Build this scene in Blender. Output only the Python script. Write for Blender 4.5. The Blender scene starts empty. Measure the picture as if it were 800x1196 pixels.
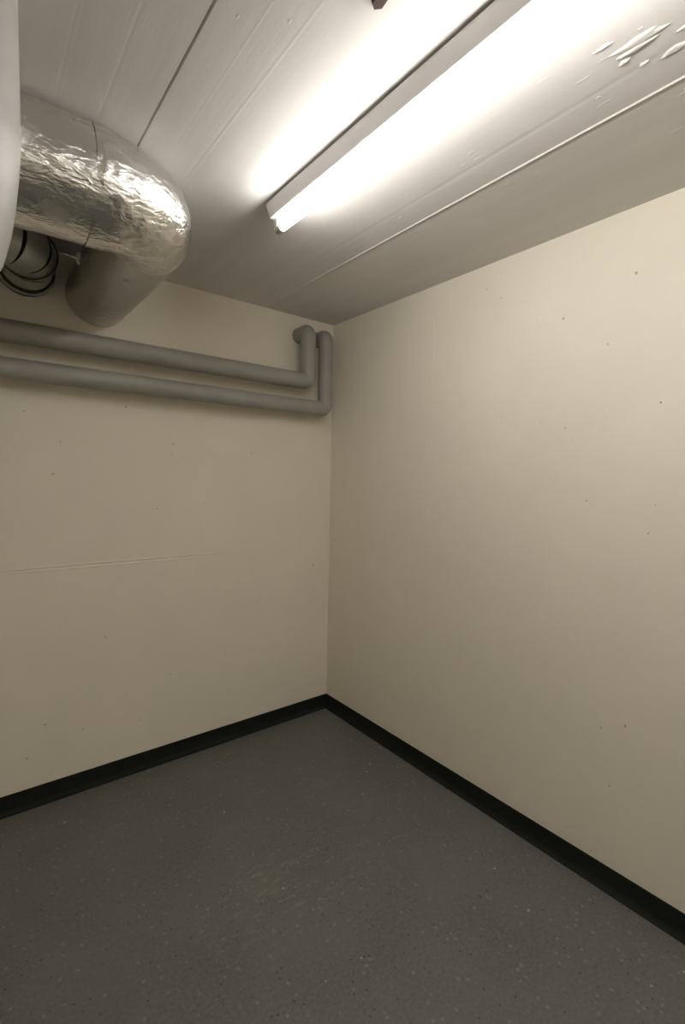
import bpy, bmesh, math, random
from mathutils import Vector, Matrix, noise
random.seed(4)
PI = math.pi
C = bpy.context.scene.collection

# ------------------------------------------------------------------ camera
cam_d = bpy.data.cameras.new('camera')
cam_d.sensor_fit = 'HORIZONTAL'; cam_d.sensor_width = 36.0
cam_d.lens = 36.0 * 561.487 / 800.0
cam_d.clip_start = 0.02
cam = bpy.data.objects.new('camera', cam_d); C.objects.link(cam)
r_ = Vector((0.78705246, -0.61652641, 0.02106217))
u_ = Vector((0.02579759, 0.06700746, 0.99741891))
f_ = Vector((0.61634642, 0.78447765, -0.06864328))
m = Matrix((r_, u_, -f_)).transposed().to_4x4()
m.translation = Vector((-1.80144, -2.42182, 1.46470))
cam.matrix_world = m
bpy.context.scene.camera = cam

# ------------------------------------------------------------------ world, exposure
w = bpy.data.worlds.new('world'); bpy.context.scene.world = w
w.use_nodes = True
w.node_tree.nodes['Background'].inputs[0].default_value = (0.02, 0.02, 0.02, 1)
vs = bpy.context.scene.view_settings
vs.view_transform = 'Standard'; vs.look = 'None'; vs.gamma = 1.0; vs.use_curve_mapping = False
vs.exposure = 0.42
TUBE_STRENGTH = 34.0
FILL_TUBE_STRENGTH = 44.0  # strength of the added fill tube behind the camera
TUBE_COLOR = (1.0, 0.975, 0.935, 1)

H = 2.4
XL, YF = -3.2, -4.7           # left wall and the wall behind the camera

# ------------------------------------------------------------------ materials
def mat(name):
    m = bpy.data.materials.new(name); m.use_nodes = True
    nt = m.node_tree
    return m, nt, nt.nodes['Principled BSDF']
def node(nt, t, **kw):
    n = nt.nodes.new(t)
    for k, v in kw.items():
        if k in n.inputs: n.inputs[k].default_value = v
        else: setattr(n, k, v)
    return n
def coords(nt, scale=(1, 1, 1)):
    tc = node(nt, 'ShaderNodeTexCoord'); mp = node(nt, 'ShaderNodeMapping')
    mp.inputs['Scale'].default_value = scale
    nt.links.new(tc.outputs['Object'], mp.inputs['Vector'])
    return mp.outputs['Vector']
def ramp(nt, fac, stops):
    r = node(nt, 'ShaderNodeValToRGB')
    e = r.color_ramp.elements
    e[0].position, e[0].color = stops[0]; e[1].position, e[1].color = stops[-1]
    for p, c in stops[1:-1]:
        q = e.new(p); q.color = c
    nt.links.new(fac, r.inputs['Fac'])
    return r.outputs['Color']
def g(v): return (v, v, v, 1)
def mix(nt, fac, a, b):
    n = node(nt, 'ShaderNodeMix', data_type='RGBA')
    if isinstance(fac, float): n.inputs[0].default_value = fac
    else: nt.links.new(fac, n.inputs[0])
    for i, s in ((6, a), (7, b)):
        if isinstance(s, tuple): n.inputs[i].default_value = s
        else: nt.links.new(s, n.inputs[i])
    return n.outputs[2]
def bump(nt, bsdf, height, strength, dist, prev=None):
    b = node(nt, 'ShaderNodeBump', Strength=strength, Distance=dist)
    nt.links.new(height, b.inputs['Height'])
    if prev is not None: nt.links.new(prev, b.inputs['Normal'])
    nt.links.new(b.outputs['Normal'], bsdf.inputs['Normal'])
    return b.outputs['Normal']

def plain(name, col, rough, metal=0.0, bump_scale=None, bump_d=0.0005, var=0.06):
    m, nt, b = mat(name)
    n = node(nt, 'ShaderNodeTexNoise', Scale=14.0, Detail=3.0)
    nt.links.new(coords(nt), n.inputs['Vector'])
    lo = tuple(c * (1 - var) for c in col) + (1,); hi = tuple(min(1, c * (1 + var)) for c in col) + (1,)
    nt.links.new(ramp(nt, n.outputs['Fac'], [(0.3, lo), (0.7, hi)]), b.inputs['Base Color'])
    b.inputs['Roughness'].default_value = rough; b.inputs['Metallic'].default_value = metal
    if bump_scale:
        n2 = node(nt, 'ShaderNodeTexNoise', Scale=bump_scale, Detail=4.0)
        nt.links.new(coords(nt), n2.inputs['Vector'])
        bump(nt, b, n2.outputs['Fac'], 0.5, bump_d)
    return m

def wall_paint(name, base, stretch):
    m, nt, b = mat(name)
    n = node(nt, 'ShaderNodeTexNoise', Scale=2.2, Detail=4.0, Roughness=0.6)
    nt.links.new(coords(nt), n.inputs['Vector'])
    lo = tuple(c * 0.965 for c in base) + (1,); hi = tuple(min(1, c * 1.02) for c in base) + (1,)
    nt.links.new(ramp(nt, n.outputs['Fac'], [(0.3, lo), (0.7, hi)]), b.inputs['Base Color'])
    b.inputs['Roughness'].default_value = 0.55
    b.inputs['Specular IOR Level'].default_value = 0.25
    n1 = node(nt, 'ShaderNodeTexNoise', Scale=1.0, Detail=5.0, Roughness=0.65)
    nt.links.new(coords(nt, stretch), n1.inputs['Vector'])
    p = bump(nt, b, n1.outputs['Fac'], 0.25, 0.004)
    n2 = node(nt, 'ShaderNodeTexNoise', Scale=160.0, Detail=3.0)
    nt.links.new(coords(nt), n2.inputs['Vector'])
    bump(nt, b, n2.outputs['Fac'], 0.25, 0.001, p)
    return m
M_WALL = wall_paint('cream_wall_paint', (0.865, 0.805, 0.68), (9, 9, 2.5))
M_PIT = plain('dark_pit', (0.40, 0.36, 0.29), 0.8)
M_SEAM = wall_paint('cream_seam_paint', (0.865, 0.805, 0.68), (9, 9, 2.5))

def ceiling_paint():
    m, nt, b = mat('white_board_marked_ceiling_paint')
    base = (0.75, 0.725, 0.69)
    n = node(nt, 'ShaderNodeTexNoise', Scale=1.0, Detail=5.0, Roughness=0.6)
    nt.links.new(coords(nt, (14, 0.8, 1)), n.inputs['Vector'])
    lo = tuple(c * 0.95 for c in base) + (1,); hi = tuple(c * 1.03 for c in base) + (1,)
    nt.links.new(ramp(nt, n.outputs['Fac'], [(0.3, lo), (0.7, hi)]), b.inputs['Base Color'])
    b.inputs['Roughness'].default_value = 0.6
    b.inputs['Specular IOR Level'].default_value = 0.12
    n1 = node(nt, 'ShaderNodeTexNoise', Scale=1.0, Detail=6.0, Roughness=0.7)
    nt.links.new(coords(nt, (60, 1.6, 1)), n1.inputs['Vector'])
    p = bump(nt, b, n1.outputs['Fac'], 0.13, 0.003)
    n2 = node(nt, 'ShaderNodeTexNoise', Scale=1.0, Detail=4.0, Roughness=0.6)
    nt.links.new(coords(nt, (30, 9, 1)), n2.inputs['Vector'])
    bump(nt, b, n2.outputs['Fac'], 0.14, 0.003, p)
    return m
M_CEIL = ceiling_paint()

def floor_vinyl():
    m, nt, b = mat('speckled_grey_vinyl')
    n = node(nt, 'ShaderNodeTexNoise', Scale=2.6, Detail=5.0, Roughness=0.6)
    nt.links.new(coords(nt), n.inputs['Vector'])
    col = ramp(nt, n.outputs['Fac'], [(0.3, (0.110, 0.109, 0.098, 1)), (0.7, (0.146, 0.142, 0.128, 1))])
    # fine mottling
    n2 = node(nt, 'ShaderNodeTexNoise', Scale=90.0, Detail=3.0)
    nt.links.new(coords(nt), n2.inputs['Vector'])
    col = mix(nt, ramp(nt, n2.outputs['Fac'], [(0.40, g(0)), (0.72, g(0.5))]), col, (0.20, 0.195, 0.178, 1))
    # chips: only some cells of a voronoi carry a fleck
    def flecks(scale, size, keep, c, col):
        v = node(nt, 'ShaderNodeTexVoronoi', Scale=scale)
        nt.links.new(coords(nt), v.inputs['Vector'])
        near = ramp(nt, v.outputs['Distance'], [(size * 0.6, g(1)), (size, g(0))])
        sep = node(nt, 'ShaderNodeSeparateColor'); nt.links.new(v.outputs['Color'], sep.inputs[0])
        k = ramp(nt, sep.outputs[0], [(keep, g(0)), (keep + 0.02, g(1))])
        mu = node(nt, 'ShaderNodeMath', operation='MULTIPLY')
        nt.links.new(near, mu.inputs[0]); nt.links.new(k, mu.inputs[1])
        return mix(nt, mu.outputs[0], col, c)
    col = flecks(42.0, 0.26, 0.66, (0.215, 0.21, 0.185, 1), col)
    col = flecks(55.0, 0.22, 0.76, (0.062, 0.06, 0.054, 1), col)
    col = flecks(16.0, 0.09, 0.84, (0.44, 0.42, 0.36, 1), col)
    # pale scuffs where feet have dragged
    s = node(nt, 'ShaderNodeTexNoise', Scale=1.0, Detail=6.0, Roughness=0.75, Distortion=0.6)
    nt.links.new(coords(nt, (9, 26, 1)), s.inputs['Vector'])
    big = node(nt, 'ShaderNodeTexNoise', Scale=1.6, Detail=1.0)
    nt.links.new(coords(nt), big.inputs['Vector'])
    mu = node(nt, 'ShaderNodeMath', operation='MULTIPLY')
    nt.links.new(ramp(nt, s.outputs['Fac'], [(0.56, g(0)), (0.72, g(0.55))]), mu.inputs[0])
    nt.links.new(ramp(nt, big.outputs['Fac'], [(0.46, g(0)), (0.6, g(1))]), mu.inputs[1])
    col = mix(nt, mu.outputs[0], col, (0.19, 0.178, 0.148, 1))
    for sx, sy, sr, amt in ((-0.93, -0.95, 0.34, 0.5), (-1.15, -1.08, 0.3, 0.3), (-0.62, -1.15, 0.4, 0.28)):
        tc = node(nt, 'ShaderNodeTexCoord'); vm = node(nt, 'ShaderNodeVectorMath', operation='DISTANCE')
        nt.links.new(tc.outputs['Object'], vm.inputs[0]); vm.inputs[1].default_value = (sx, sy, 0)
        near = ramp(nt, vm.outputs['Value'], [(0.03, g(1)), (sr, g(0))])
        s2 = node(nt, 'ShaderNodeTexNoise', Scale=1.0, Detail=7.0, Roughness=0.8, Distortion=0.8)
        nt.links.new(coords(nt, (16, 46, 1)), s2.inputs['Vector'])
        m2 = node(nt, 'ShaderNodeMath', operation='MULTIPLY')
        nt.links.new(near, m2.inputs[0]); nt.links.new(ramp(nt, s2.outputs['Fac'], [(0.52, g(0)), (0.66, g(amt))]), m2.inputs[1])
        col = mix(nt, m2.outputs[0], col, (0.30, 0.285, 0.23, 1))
    nt.links.new(col, b.inputs['Base Color'])
    b.inputs['Roughness'].default_value = 0.5
    b.inputs['Specular IOR Level'].default_value = 0.4
    bump(nt, b, n2.outputs['Fac'], 0.15, 0.001)
    return m
M_FLOOR = floor_vinyl()
M_BASE = plain('dark_green_black_rubber', (0.011, 0.0125, 0.0095), 0.7, bump_scale=40, bump_d=0.0004)
M_BASE.node_tree.nodes['Principled BSDF'].inputs['Specular IOR Level'].default_value = 0.2

def foil_mat(name, rough, crinkle, col=(0.82, 0.805, 0.775)):
    m, nt, b = mat(name)
    b.inputs['Metallic'].default_value = 1.0
    n = node(nt, 'ShaderNodeTexNoise', Scale=9.0, Detail=3.0)
    nt.links.new(coords(nt), n.inputs['Vector'])
    nt.links.new(ramp(nt, n.outputs['Fac'], [(0.3, tuple(c * 0.9 for c in col) + (1,)), (0.7, tuple(col) + (1,))]), b.inputs['Base Color'])
    nt.links.new(ramp(nt, n.outputs['Fac'], [(0.35, g(rough * 0.8)), (0.65, g(rough * 1.25))]), b.inputs['Roughness'])
    v = node(nt, 'ShaderNodeTexVoronoi', Scale=38.0, feature='F1', distance='CHEBYCHEV')
    d = node(nt, 'ShaderNodeTexNoise', Scale=20.0, Detail=3.0)
    nt.links.new(coords(nt, (0.6, 1.6, 1.6)), d.inputs['Vector'])
    add = node(nt, 'ShaderNodeVectorMath', operation='ADD')
    nt.links.new(coords(nt, (0.6, 1.6, 1.6)), add.inputs[0])
    sc = node(nt, 'ShaderNodeVectorMath', operation='SCALE'); sc.inputs['Scale'].default_value = 0.08
    nt.links.new(d.outputs['Color'], sc.inputs[0]); nt.links.new(sc.outputs[0], add.inputs[1])
    nt.links.new(add.outputs[0], v.inputs['Vector'])
    p = bump(nt, b, v.outputs['Distance'], crinkle, 0.0045)
    n3 = node(nt, 'ShaderNodeTexNoise', Scale=95.0, Detail=5.0, Roughness=0.65)
    nt.links.new(coords(nt), n3.inputs['Vector'])
    bump(nt, b, n3.outputs['Fac'], crinkle, 0.0022, p)
    return m
M_FOIL = foil_mat('crinkled_aluminium_foil', 0.24, 0.55)
M_FOIL_SHADED = foil_mat('dull_shaded_foil', 0.34, 0.45, (0.64, 0.625, 0.59))  # duller foil, base colour also darkened for the shade on the wall leg
M_TAPE = foil_mat('aluminium_tape', 0.24, 0.5)
M_GALV = plain('galvanised_steel', (0.50, 0.50, 0.47), 0.45, 0.75, bump_scale=30, bump_d=0.0004, var=0.1)
M_GASKET = plain('black_rubber_gasket', (0.02, 0.02, 0.02), 0.6)
M_PIPE = plain('grey_pipe_jacket', (0.335, 0.32, 0.285), 0.5, bump_scale=25, bump_d=0.0006)
M_VENT = plain('pale_grey_plastic', (0.395, 0.38, 0.36), 0.38)
M_WHITE = plain('white_enamel', (0.90, 0.88, 0.89), 0.4, var=0.02)
M_CAP = plain('grey_lampholder', (0.55, 0.54, 0.52), 0.5)
M_BROWN = plain('brown_wood', (0.055, 0.025, 0.016), 0.7)
M_DAB = plain('white_tape_end', (0.75, 0.73, 0.68), 0.6)
def tube_mat(name, strength):
    m, nt, b = mat(name)
    b.inputs['Base Color'].default_value = (0.9, 0.9, 0.9, 1)
    b.inputs['Emission Color'].default_value = TUBE_COLOR
    b.inputs['Emission Strength'].default_value = strength
    return m
M_TUBE = tube_mat('lit_fluorescent_tube', TUBE_STRENGTH)
M_FILL_TUBE = tube_mat('added_fill_tube', FILL_TUBE_STRENGTH)

# ------------------------------------------------------------------ helpers
def link(name, bm, mats, parent=None, smooth=False, kind=None):
    me = bpy.data.meshes.new(name)
    bmesh.ops.remove_doubles(bm, verts=bm.verts, dist=1e-6)
    bmesh.ops.recalc_face_normals(bm, faces=bm.faces)
    bm.to_mesh(me); bm.free()
    for mm in (mats if isinstance(mats, (list, tuple)) else [mats]): me.materials.append(mm)
    if smooth:
        for p in me.polygons: p.use_smooth = True
        me.set_sharp_from_angle(angle=math.radians(smooth if smooth > 1 else 40))
    o = bpy.data.objects.new(name, me); C.objects.link(o)
    if parent is not None:
        o.parent = parent; o.location = -Vector(parent.location)
    if kind: o['kind'] = kind
    return o
def thing(name, label, cat, loc, group=None):
    o = bpy.data.objects.new(name, None); C.objects.link(o)
    o.location = loc; o.empty_display_size = 0.05
    o['label'] = label; o['category'] = cat
    if group: o['group'] = group
    return o
def tag(o, label, cat): o['label'] = label; o['category'] = cat

def sweep(bm, pts, rads, segs=48, cap0=False, cap1=False, disp=None, up=(0, 0, 1)):
    """round section carried along a path; disp(p, t, a) adds to the radius"""
    pts = [Vector(p) for p in pts]
    if not isinstance(rads, (list, tuple)): rads = [rads] * len(pts)
    rings = []; prev = None
    for i, p in enumerate(pts):
        t = (pts[min(i + 1, len(pts) - 1)] - pts[max(i - 1, 0)]).normalized()
        if prev is None:
            ref = Vector(up)
            if abs(t.dot(ref)) > 0.95: ref = Vector((1, 0, 0))
            n = (ref - t * t.dot(ref)).normalized()
        else:
            n = (prev - t * t.dot(prev)).normalized()
        prev = n; bi = t.cross(n)
        ring = []
        for k in range(segs):
            a = 2 * PI * k / segs
            d = n * math.cos(a) + bi * math.sin(a)
            rr = rads[i] + (disp(p + d * rads[i], i / (len(pts) - 1), a) if disp else 0)
            ring.append(bm.verts.new(p + d * rr))
        rings.append(ring)
    for r0, r1 in zip(rings, rings[1:]):
        for k in range(segs):
            bm.faces.new((r0[k], r0[(k + 1) % segs], r1[(k + 1) % segs], r1[k]))
    if cap0: bm.faces.new(rings[0][::-1])
    if cap1: bm.faces.new(rings[-1])
    return rings
def line(a, b, n=8):
    a, b = Vector(a), Vector(b)
    return [a.lerp(b, i / n) for i in range(n + 1)]
def arc(center, e0, e1, r, a0=0.0, a1=PI / 2, n=14):
    c, e0, e1 = Vector(center), Vector(e0), Vector(e1)
    return [c + (e0 * math.cos(a0 + (a1 - a0) * i / n) + e1 * math.sin(a0 + (a1 - a0) * i / n)) * r for i in range(n + 1)]
def box(bm, x0, x1, y0, y1, z0, z1, mi=0):
    vs = [bm.verts.new((x, y, z)) for x in (x0, x1) for y in (y0, y1) for z in (z0, z1)]
    for f in ((0, 1, 3, 2), (4, 6, 7, 5), (0, 4, 5, 1), (2, 3, 7, 6), (0, 2, 6, 4), (1, 5, 7, 3)):
        bm.faces.new([vs[i] for i in f]).material_index = mi
def relief(bm, us, ws, place, off, back):
    """a wall or ceiling slab whose room face is raised by off(u, w)"""
    grid = [[bm.verts.new(place(u, w_, off(u, w_))) for w_ in ws] for u in us]
    for i in range(len(us) - 1):
        for j in range(len(ws) - 1):
            bm.faces.new((grid[i][j], grid[i + 1][j], grid[i + 1][j + 1], grid[i][j + 1]))
    cs = [(us[0], ws[0]), (us[-1], ws[0]), (us[-1], ws[-1]), (us[0], ws[-1])]
    bv = [bm.verts.new(place(u, w_, -back)) for u, w_ in cs]
    bm.faces.new(bv)
    nU, nW = len(us) - 1, len(ws) - 1
    edges = [[grid[i][0] for i in range(nU + 1)], [grid[nU][j] for j in range(nW + 1)],
             [grid[i][nW] for i in range(nU, -1, -1)], [grid[0][j] for j in range(nW, -1, -1)]]
    for k, e in enumerate(edges):
        bm.faces.new(e + [bv[(k + 1) % 4], bv[k]])
def dimple(bm, c, nrm, a, bdir, ra, rb, h, mi):
    """a small low mound lying on a surface (long axis bdir)"""
    c, nrm, a, bdir = Vector(c), Vector(nrm), Vector(a), Vector(bdir)
    n = 10; rings = []
    for s, hh in ((1.0, -0.0004), (0.72, h * 0.7), (0.35, h)):
        rings.append([bm.verts.new(c + nrm * hh + (a * math.cos(2 * PI * k / n) * ra + bdir * math.sin(2 * PI * k / n) * rb) * s * (1 + 0.22 * math.sin(k * 2.3 + c.x * 40 + c.y * 31))) for k in range(n)])
    for r0, r1 in zip(rings, rings[1:]):
        for k in range(n):
            bm.faces.new((r0[k], r0[(k + 1) % n], r1[(k + 1) % n], r1[k])).material_index = mi
    bm.faces.new(rings[-1]).material_index = mi

def uniq(vals): 
    out = []
    for v in sorted(vals):
        if not out or v - out[-1] > 1e-5: out.append(v)
    return out

# ------------------------------------------------------------------ floor, walls, ceiling
bm = bmesh.new(); box(bm, XL - 0.1, 0.1, YF - 0.1, 0.1, -0.1, 0.0)
link('floor', bm, M_FLOOR, kind='structure')

# ceiling: cast against boards, so grooves, ridges and plaster dabs run along y
def ceil_off(u, w_):
    o = 0.0
    o += -0.006 * max(0, 1 - abs(u + 1.389) / 0.0035)                     # open joint
    o += 0.003 * max(0, 1 - abs(u + 0.482) / 0.004)                       # raised fin
    for x0, d, wd in ((-1.223, 0.00022, 0.005), (-1.60, -0.00012, 0.004), (-1.72, 0.00012, 0.004), (-0.585, -0.0005, 0.012), (-1.30, 0.00012, 0.004), (-1.50, -.00012, .004)):
        o += d * max(0, 1 - abs(u - x0) / wd)
    return o
us = [XL, 0.0]
for x0, wd in ((-1.389, 0.0035), (-0.482, 0.004), (-1.223, 0.005), (-1.60, 0.004), (-1.72, 0.004), (-0.585, 0.012), (-1.30, 0.004), (-1.50, 0.004)):
    us += [x0 - wd, x0, x0 + wd]
bm = bmesh.new()
relief(bm, uniq(us), [YF, -2.5, -1.7, -0.9, 0.0], lambda u, w_, o: (u, w_, H - o), ceil_off, 0.1)
def dab(x, y, ra, rb, h, rot=0.0):
    dimple(bm, (x, y, H), (0, 0, -1), (math.cos(rot), math.sin(rot), 0), (-math.sin(rot), math.cos(rot), 0), ra, rb, h, 0)
dab(-0.660, -1.945, 0.014, 0.056, 0.0035, 0.05); dab(-0.646, -1.935, 0.008, 0.040, 0.0045)
dab(-0.578, -1.99, 0.010, 0.030, 0.003); dab(-0.62, -2.03, 0.008, 0.03, 0.0025)
dab(-0.628, -1.905, 0.006, 0.012, 0.004); dab(-0.59, -1.93, 0.005, 0.010, 0.003); dab(-0.70, -1.89, 0.005, 0.02, 0.003)
rnd = random.Random(9)
for k in range(34):
    x = rnd.uniform(-0.87, -0.3); y = rnd.uniform(-2.1, -0.5)
    if abs(x + 0.482) < 0.03: continue
    dab(x, y, rnd.uniform(0.003, 0.006), rnd.uniform(0.006, 0.02), rnd.uniform(0.0004, 0.0009))
for k in range(20):
    dab(rnd.uniform(-1.8, -1.05), rnd.uniform(-2.2, -1.1), rnd.uniform(0.003, 0.005), rnd.uniform(0.006, 0.02), rnd.uniform(0.0003, 0.0006))
link('ceiling', bm, M_CEIL, kind='structure')

# back wall (left in view) with a horizontal pour line that fades to the right
def back_off(u, w_):
    k = min(1.0, max(0.10, (-0.50 - u) / 0.7))
    s = k * {1.041: 0.0012, 1.047: -0.0025, 1.050: 0.0, 1.053: 0.0022}.get(w_, 0.0)
    if u < -1.66: s *= max(0, 1 - (-1.66 - u) / 0.05)
    return s
us = [XL, -1.72, -1.66, -1.4, -1.2, -1.0, -0.8, -0.66, -0.55, -0.3, 0.0]
ws = [0.0, 0.5, 1.035, 1.041, 1.047, 1.050, 1.053, 1.062, 1.6, H]
bm = bmesh.new()
relief(bm, us, ws, lambda u, w_, o: (u, -o, w_), back_off, 0.1)
def pit_back(x, z, r): dimple(bm, (x, 0, z), (0, -1, 0), (1, 0, 0), (0, 0, 1), r, r * 1.15, 0.0006, 1)
for x, z, r in ((-1.50, 1.46, .004), (-1.47, 1.60, .003), (-1.60, 1.72, .003), (-1.35, 1.43, .002), (-0.98, 1.62, .004), (-0.985, 1.57, .003),
                (-1.06, 1.30, .003), (-1.30, .70, .004), (-1.55, .35, .004), (-1.40, .28, .003), (-1.0, .45, .003), (-.82, 1.32, .003),
                (-.12, .93, .005), (-.5, .75, .003), (-.7, .5, .003), (-1.62, .22, .004), (-1.2, 1.78, .004), (-.55, 1.6, .003), (-1.15, .25, .003)):
    pit_back(x, z, r)
link('wall_back', bm, [M_WALL, M_PIT], kind='structure')

# right wall with faint upright form joints
def right_off(u, w_):
    o = 0.0
    for y0, d in ((-0.811, 0.0011), (-0.448, 0.0006), (-0.16, 0.0006), (-0.075, 0.0007)):
        fade = 1.0 if w_ > 1.1 else 0.45
        o += d * fade * max(0, 1 - abs(u - y0) / 0.004)
        o -= d * 0.8 * fade * max(0, 1 - abs(u - y0 + 0.007) / 0.004)
    return o
us = [YF, 0.0]
for y0 in (-0.811, -0.448, -0.16, -0.075): us += [y0 - 0.011, y0 - 0.007, y0 - 0.004, y0 - 0.0035, y0, y0 + 0.004]
bm = bmesh.new()
relief(bm, uniq(us), [0, 0.6, 1.1, 1.6, H], lambda u, w_, o: (-o, u, w_), right_off, 0.1)
for y, z, r in ((-1.106, 2.298, .003), (-1.181, 2.241, .003), (-1.459, 2.089, .005), (-1.627, 1.96, .003), (-1.706, 2.179, .005), (-1.805, 1.737, .004),
                (-1.793, 1.304, .003), (-1.583, 1.403, .003), (-1.488, 1.675, .003), (-1.808, 1.40, .002), (-1.39, 1.70, .002), (-1.28, 2.20, .002),
                (-1.35, 2.11, .002), (-1.52, 1.63, .002), (-1.76, .62, .004), (-1.68, .58, .003), (-1.72, .38, .003), (-1.55, 1.05, .002), (-1.2, 1.0, .002),
                (-.06, 1.09, .004), (-.05, 1.03, .003), (-.62, 2.05, .002)):
    dimple(bm, (0, y, z), (-1, 0, 0), (0, 1, 0), (0, 0, 1), r, r * 1.1, 0.0006, 1)
link('wall_right', bm, [M_WALL, M_PIT], kind='structure')

bm = bmesh.new(); box(bm, XL - 0.1, XL, YF - 0.1, 0.1, 0, H)
link('wall_left', bm, M_WALL, kind='structure')
bm = bmesh.new(); box(bm, XL, 0.1, YF - 0.1, YF, 0, H)
link('wall_front', bm, M_WALL, kind='structure')

# coved rubber skirting: profile (distance from wall, height)
prof = [(0.0, 0.081), (0.0035, 0.081), (0.005, 0.0795), (0.005, 0.020), (0.0075, 0.013), (0.012, 0.0065), (0.019, 0.003), (0.028, 0.001), (0.028, 0.0), (0.0, 0.0)]
def skirting(name, p0, p1, nrm, m0, m1):
    """m0, m1: mitre (+1) or square (0) at each end"""
    bm = bmesh.new(); p0, p1, nrm = Vector(p0), Vector(p1), Vector(nrm); d = (p1 - p0).normalized()
    r0 = [bm.verts.new(p0 + nrm * a + d * a * m0 + Vector((0, 0, z))) for a, z in prof]
    r1 = [bm.verts.new(p1 + nrm * a - d * a * m1 + Vector((0, 0, z))) for a, z in prof]
    n = len(prof)
    for k in range(n): bm.faces.new((r0[k], r0[(k + 1) % n], r1[(k + 1) % n], r1[k]))
    bm.faces.new(r0[::-1]); bm.faces.new(r1)
    link(name, bm, M_BASE, kind='structure', smooth=30)
skirting('baseboard_back', (XL, 0, 0), (0, 0, 0), (0, -1, 0), 1, 1)
skirting('baseboard_right', (0, 0, 0), (0, YF, 0), (-1, 0, 0), 1, 1)
skirting('baseboard_front', (0, YF, 0), (XL, YF, 0), (0, 1, 0), 1, 1)
skirting('baseboard_left', (XL, YF, 0), (XL, 0, 0), (1, 0, 0), 1, 1)

# ------------------------------------------------------------------ fluorescent batten
LX = -0.925
def batten(LY0, LY1, label, tube_material):  # builds the visible light and the added fill light
    lamp = thing('fluorescent_light', label, 'light', (LX, (LY0 + LY1) / 2, H))
    bm = bmesh.new()
    pr = [(-0.036, H), (-0.036, H - 0.004), (-0.044, H - 0.004), (-0.044, H - 0.010), (-0.029, H - 0.046), (-0.0265, H - 0.048),
          (0.0265, H - 0.048), (0.029, H - 0.046), (0.044, H - 0.010), (0.044, H - 0.004), (0.036, H - 0.004), (0.036, H)]
    a = [bm.verts.new((LX + x, LY0, z)) for x, z in pr]; c = [bm.verts.new((LX + x, LY1, z)) for x, z in pr]
    for k in range(len(pr)): bm.faces.new((a[k], a[(k + 1) % len(pr)], c[(k + 1) % len(pr)], c[k]))
    bm.faces.new(a); bm.faces.new(c[::-1])
    link('housing', bm, M_WHITE, lamp)
    TZ = 2.319
    for y, s in ((LY0, -1), (LY1, 1)):
        bm = bmesh.new()                         # lampholder: a rounded tongue below the housing, facing the tube
        hw = 0.0138; pts = [(-hw, H - 0.047), (-hw, TZ)] + [(-hw * math.cos(q), TZ - hw * math.sin(q)) for q in (PI / 6, PI / 3, PI / 2, 2 * PI / 3, 5 * PI / 6)] + [(hw, TZ), (hw, H - 0.047)]
        y0, y1 = y + s * 0.004, y + s * 0.020
        a = [bm.verts.new((LX + x, y0, z)) for x, z in pts]; c = [bm.verts.new((LX + x, y1, z)) for x, z in pts]
        for k in range(len(pts)): bm.faces.new((a[k], a[(k + 1) % len(pts)], c[(k + 1) % len(pts)], c[k]))
        bm.faces.new(a); bm.faces.new(c[::-1])
        link('lampholder', bm, M_CAP, lamp, smooth=40)
    bm = bmesh.new()
    sweep(bm, [(LX, LY0 - 0.034, TZ), (LX, LY0 - 0.038, TZ)] + line((LX, LY0 - 0.04, TZ), (LX, LY1 + 0.04, TZ), 6) + [(LX, LY1 + 0.038, TZ), (LX, LY1 + 0.034, TZ)],
          [0.0115, 0.013] + [0.013] * 7 + [0.013, 0.0115], 24, True, True)
    tube = link('tube', bm, tube_material, lamp, smooth=40)
    for y, s in ((LY0, -1), (LY1, 1)):
        bm = bmesh.new(); sweep(bm, line((LX, y + s * 0.0195, TZ), (LX, y + s * 0.036, TZ), 2), 0.0132, 24, True, True)
        link('tube_cap', bm, M_CAP, lamp, smooth=40)
batten(-0.905, -2.425, 'white fluorescent batten light with one glowing bare tube on the ceiling', M_TUBE)
batten(-2.60, -4.12, 'added unseen fill light built as a second batten, behind the camera', M_FILL_TUBE)  # unseen batten added to brighten the walls

# ------------------------------------------------------------------ the two grey insulated pipes
def grey_pipe(label, x, y, zrun, ztop, r):
    t = thing('insulated_pipe', label, 'pipe', (x, y, zrun), 'grey pipes along the back wall')
    Rb = r * 0.62
    bm = bmesh.new(); sweep(bm, line((XL + 0.001, y, zrun), (x - Rb, y, zrun), 6), r, 40); link('pipe_run', bm, M_PIPE, t, smooth=60)
    bm = bmesh.new()
    sweep(bm, [(x - Rb * 1.05, y, zrun)] + arc((x - Rb, y, zrun + Rb), (0, 0, -1), (1, 0, 0), Rb) + [(x, y, zrun + Rb * 1.05)], r * 1.012, 40)
    link('corner_elbow', bm, M_PIPE, t, smooth=60)
    bm = bmesh.new(); sweep(bm, line((x, y, zrun + Rb), (x, y, ztop - Rb), 4), r, 40); link('riser', bm, M_PIPE, t, smooth=60)
    bm = bmesh.new()
    sweep(bm, [(x, y, ztop - Rb * 1.05)] + arc((x, y + Rb, ztop - Rb), (0, -1, 0), (0, 0, 1), Rb) + [(x, y + Rb * 1.05, ztop)], r * 1.012, 40)
    link('wall_elbow', bm, M_PIPE, t, smooth=60)
    bm = bmesh.new(); sweep(bm, line((x, y + Rb, ztop), (x, -0.001, ztop), 2), r, 40); link('wall_stub', bm, M_PIPE, t, smooth=60)
grey_pipe('upper grey insulated pipe along the back wall, turning up short of the corner', -0.2504, -0.10, 2.0138, 2.288, 0.0442)
grey_pipe('lower grey insulated pipe along the back wall, its riser closest to the corner', -0.1269, -0.10, 1.8708, 2.284, 0.0419)

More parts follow.
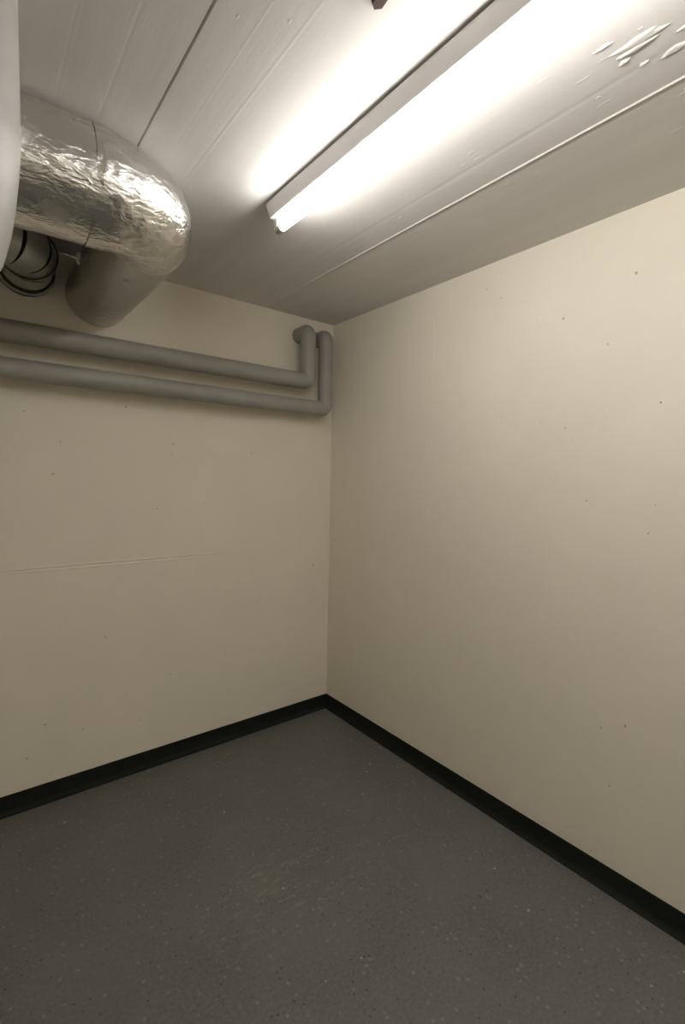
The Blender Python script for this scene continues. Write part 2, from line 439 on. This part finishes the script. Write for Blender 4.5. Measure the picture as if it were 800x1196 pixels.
# ------------------------------------------------------------------ foil wrapped duct
DX, DY, DZ, DR, WR = -1.315, -0.895, 2.25, 0.1485, 0.129
duct = thing('foil_duct', 'large silver foil wrapped ventilation duct bending into the back wall under the ceiling', 'duct', (DX, DY, DZ))
def crinkle(amp, fx=1.0):
    def f(p, t, a):
        q = Vector((p.x * fx, p.y, p.z))
        return amp * (noise.noise(q * 9) * 1.0 + noise.noise(q * 24 + Vector((3, 1, 7))) * 0.5) - amp * 0.9 * abs(noise.noise(q * 38 + Vector((9, 4, 2)))) - amp * 0.5
    return f
RB = 0.165
bm = bmesh.new(); sweep(bm, line((XL, DY, DZ), (DX - RB, DY, DZ), 90), DR, 110, disp=crinkle(0.0022, 0.45)); link('straight_section', bm, M_FOIL, duct, smooth=80)
bm = bmesh.new()
pts = arc((DX - RB, DY + RB, DZ), (0, -1, 0), (1, 0, 0), RB, n=60)
sweep(bm, pts, [DR + 0.001 + (WR - DR) * (i / 60) for i in range(61)], 110, disp=crinkle(0.0030)); link('elbow', bm, M_FOIL, duct, smooth=80)
bm = bmesh.new(); sweep(bm, line((DX, DY + RB, DZ), (DX, 0, DZ), 60), WR, 110, disp=crinkle(0.0022)); link('wall_section', bm, M_FOIL_SHADED, duct, smooth=80)
def band(x0, x1):
    bm = bmesh.new(); sweep(bm, line((x0, DY, DZ), (x1, DY, DZ), 10), DR + 0.0022, 110, disp=crinkle(0.0030)); link('foil_tape', bm, M_TAPE, duct, smooth=80)
band(-1.70, -1.64); band(-1.52, -1.47)
bm = bmesh.new(); bmesh.ops.create_icosphere(bm, subdivisions=2, radius=0.016, matrix=Matrix.Translation((DX - WR + 0.002, -0.33, DZ + 0.02)) @ Matrix.Diagonal((0.7, 1, 1.5, 1)))
o = link('tape_end', bm, M_DAB, duct, smooth=80); o['label'] = 'white crumpled tape end'

# ------------------------------------------------------------------ bare galvanised duct behind it
SX, SZ, SR = -1.585, 2.292, 0.092
sp = thing('steel_duct', 'bare galvanised steel duct with ringed joints entering the back wall below the foil duct', 'duct', (SX, 0, SZ))
bm = bmesh.new(); sweep(bm, line((SX, 0.0, SZ), (SX, -0.16, SZ), 6), SR, 56); link('wall_section', bm, M_GALV, sp, smooth=60)
SB = 0.15
for k in range(3):                            # segmented elbow
    bm = bmesh.new(); a0, a1 = PI / 6 * k, PI / 6 * (k + 1)
    sweep(bm, arc((SX - SB, -0.16, SZ), (1, 0, 0), (0, -1, 0), SB, a0, a1, n=3), SR * 0.985, 56); link('elbow_segment', bm, M_GALV, sp, smooth=60)
bm = bmesh.new(); sweep(bm, line((SX - SB, -0.16 - SB, SZ), (XL, -0.16 - SB, SZ), 4), SR, 56); link('straight_section', bm, M_GALV, sp, smooth=60)
def ring(c, axis, r, wd, m, name):
    c, axis = Vector(c), Vector(axis).normalized()
    bm = bmesh.new()
    sweep(bm, [c - axis * wd * 0.5, c - axis * wd * 0.5, c - axis * wd * 0.25, c + axis * wd * 0.25, c + axis * wd * 0.5, c + axis * wd * 0.5][1:5], [r - 0.004, r, r, r - 0.004], 56)
    link(name, bm, m, sp, smooth=60)
ring((SX, -0.006, SZ), (0, 1, 0), SR + 0.012, 0.012, M_GASKET, 'gasket')
ring((SX, -0.026, SZ), (0, 1, 0), SR + 0.013, 0.026, M_GALV, 'flange')
ring((SX, -0.05, SZ), (0, 1, 0), SR + 0.004, 0.008, M_GASKET, 'gasket')
a = PI / 12
ring((SX - SB + SB * math.cos(a), -0.16 - SB * math.sin(a), SZ), (-math.sin(a), -math.cos(a), 0), SR + 0.006, 0.010, M_GASKET, 'gasket')

# ------------------------------------------------------------------ pale vent pipe at the left edge
VX, VY = -1.797, -1.20
vp = thing('vent_pipe', 'pale grey upright plastic pipe at the left edge, narrowing below the foil duct', 'pipe', (VX, VY, H))
bm = bmesh.new(); sweep(bm, line((VX, VY, H), (VX, VY, 2.12), 4), 0.103, 56); link('pipe_section', bm, M_VENT, vp, smooth=60)
bm = bmesh.new(); sweep(bm, [(VX, VY, 2.125), (VX, VY, 2.118), (VX, VY, 2.11), (VX, VY, 2.06), (VX, VY, 2.0), (VX, VY, 1.94), (VX, VY, 1.88), (VX, VY, 1.86)],
      [0.103, 0.1034, 0.1025, 0.099, 0.092, 0.083, 0.068, 0.058], 56); link('reducer', bm, M_VENT, vp, smooth=60)
bm = bmesh.new(); sweep(bm, line((VX, VY, 1.865), (VX, VY, 1.80), 2) + arc((VX - 0.08, VY, 1.80), (1, 0, 0), (0, 0, -1), 0.08)[1:] + [(XL, VY, 1.72)], 0.055, 40); link('outlet_elbow', bm, M_VENT, vp, smooth=60)

# ------------------------------------------------------------------ brown stub on the ceiling
bm = bmesh.new()
cx, cy = -1.144, -1.665
q = [(-0.014, -0.022), (0.012, -0.024), (0.016, 0.006), (0.003, 0.020), (-0.010, 0.012)]
a = [bm.verts.new((cx + x, cy + y, H)) for x, y in q]; c = [bm.verts.new((cx + x * 0.8, cy + y * 0.8, H - 0.010)) for x, y in q]
for k in range(5): bm.faces.new((a[k], a[(k + 1) % 5], c[(k + 1) % 5], c[k]))
bm.faces.new(a); bm.faces.new(c[::-1])
tag(link('wooden_stub', bm, M_BROWN), 'small dark brown stub on the ceiling left of the fluorescent light', 'stub')
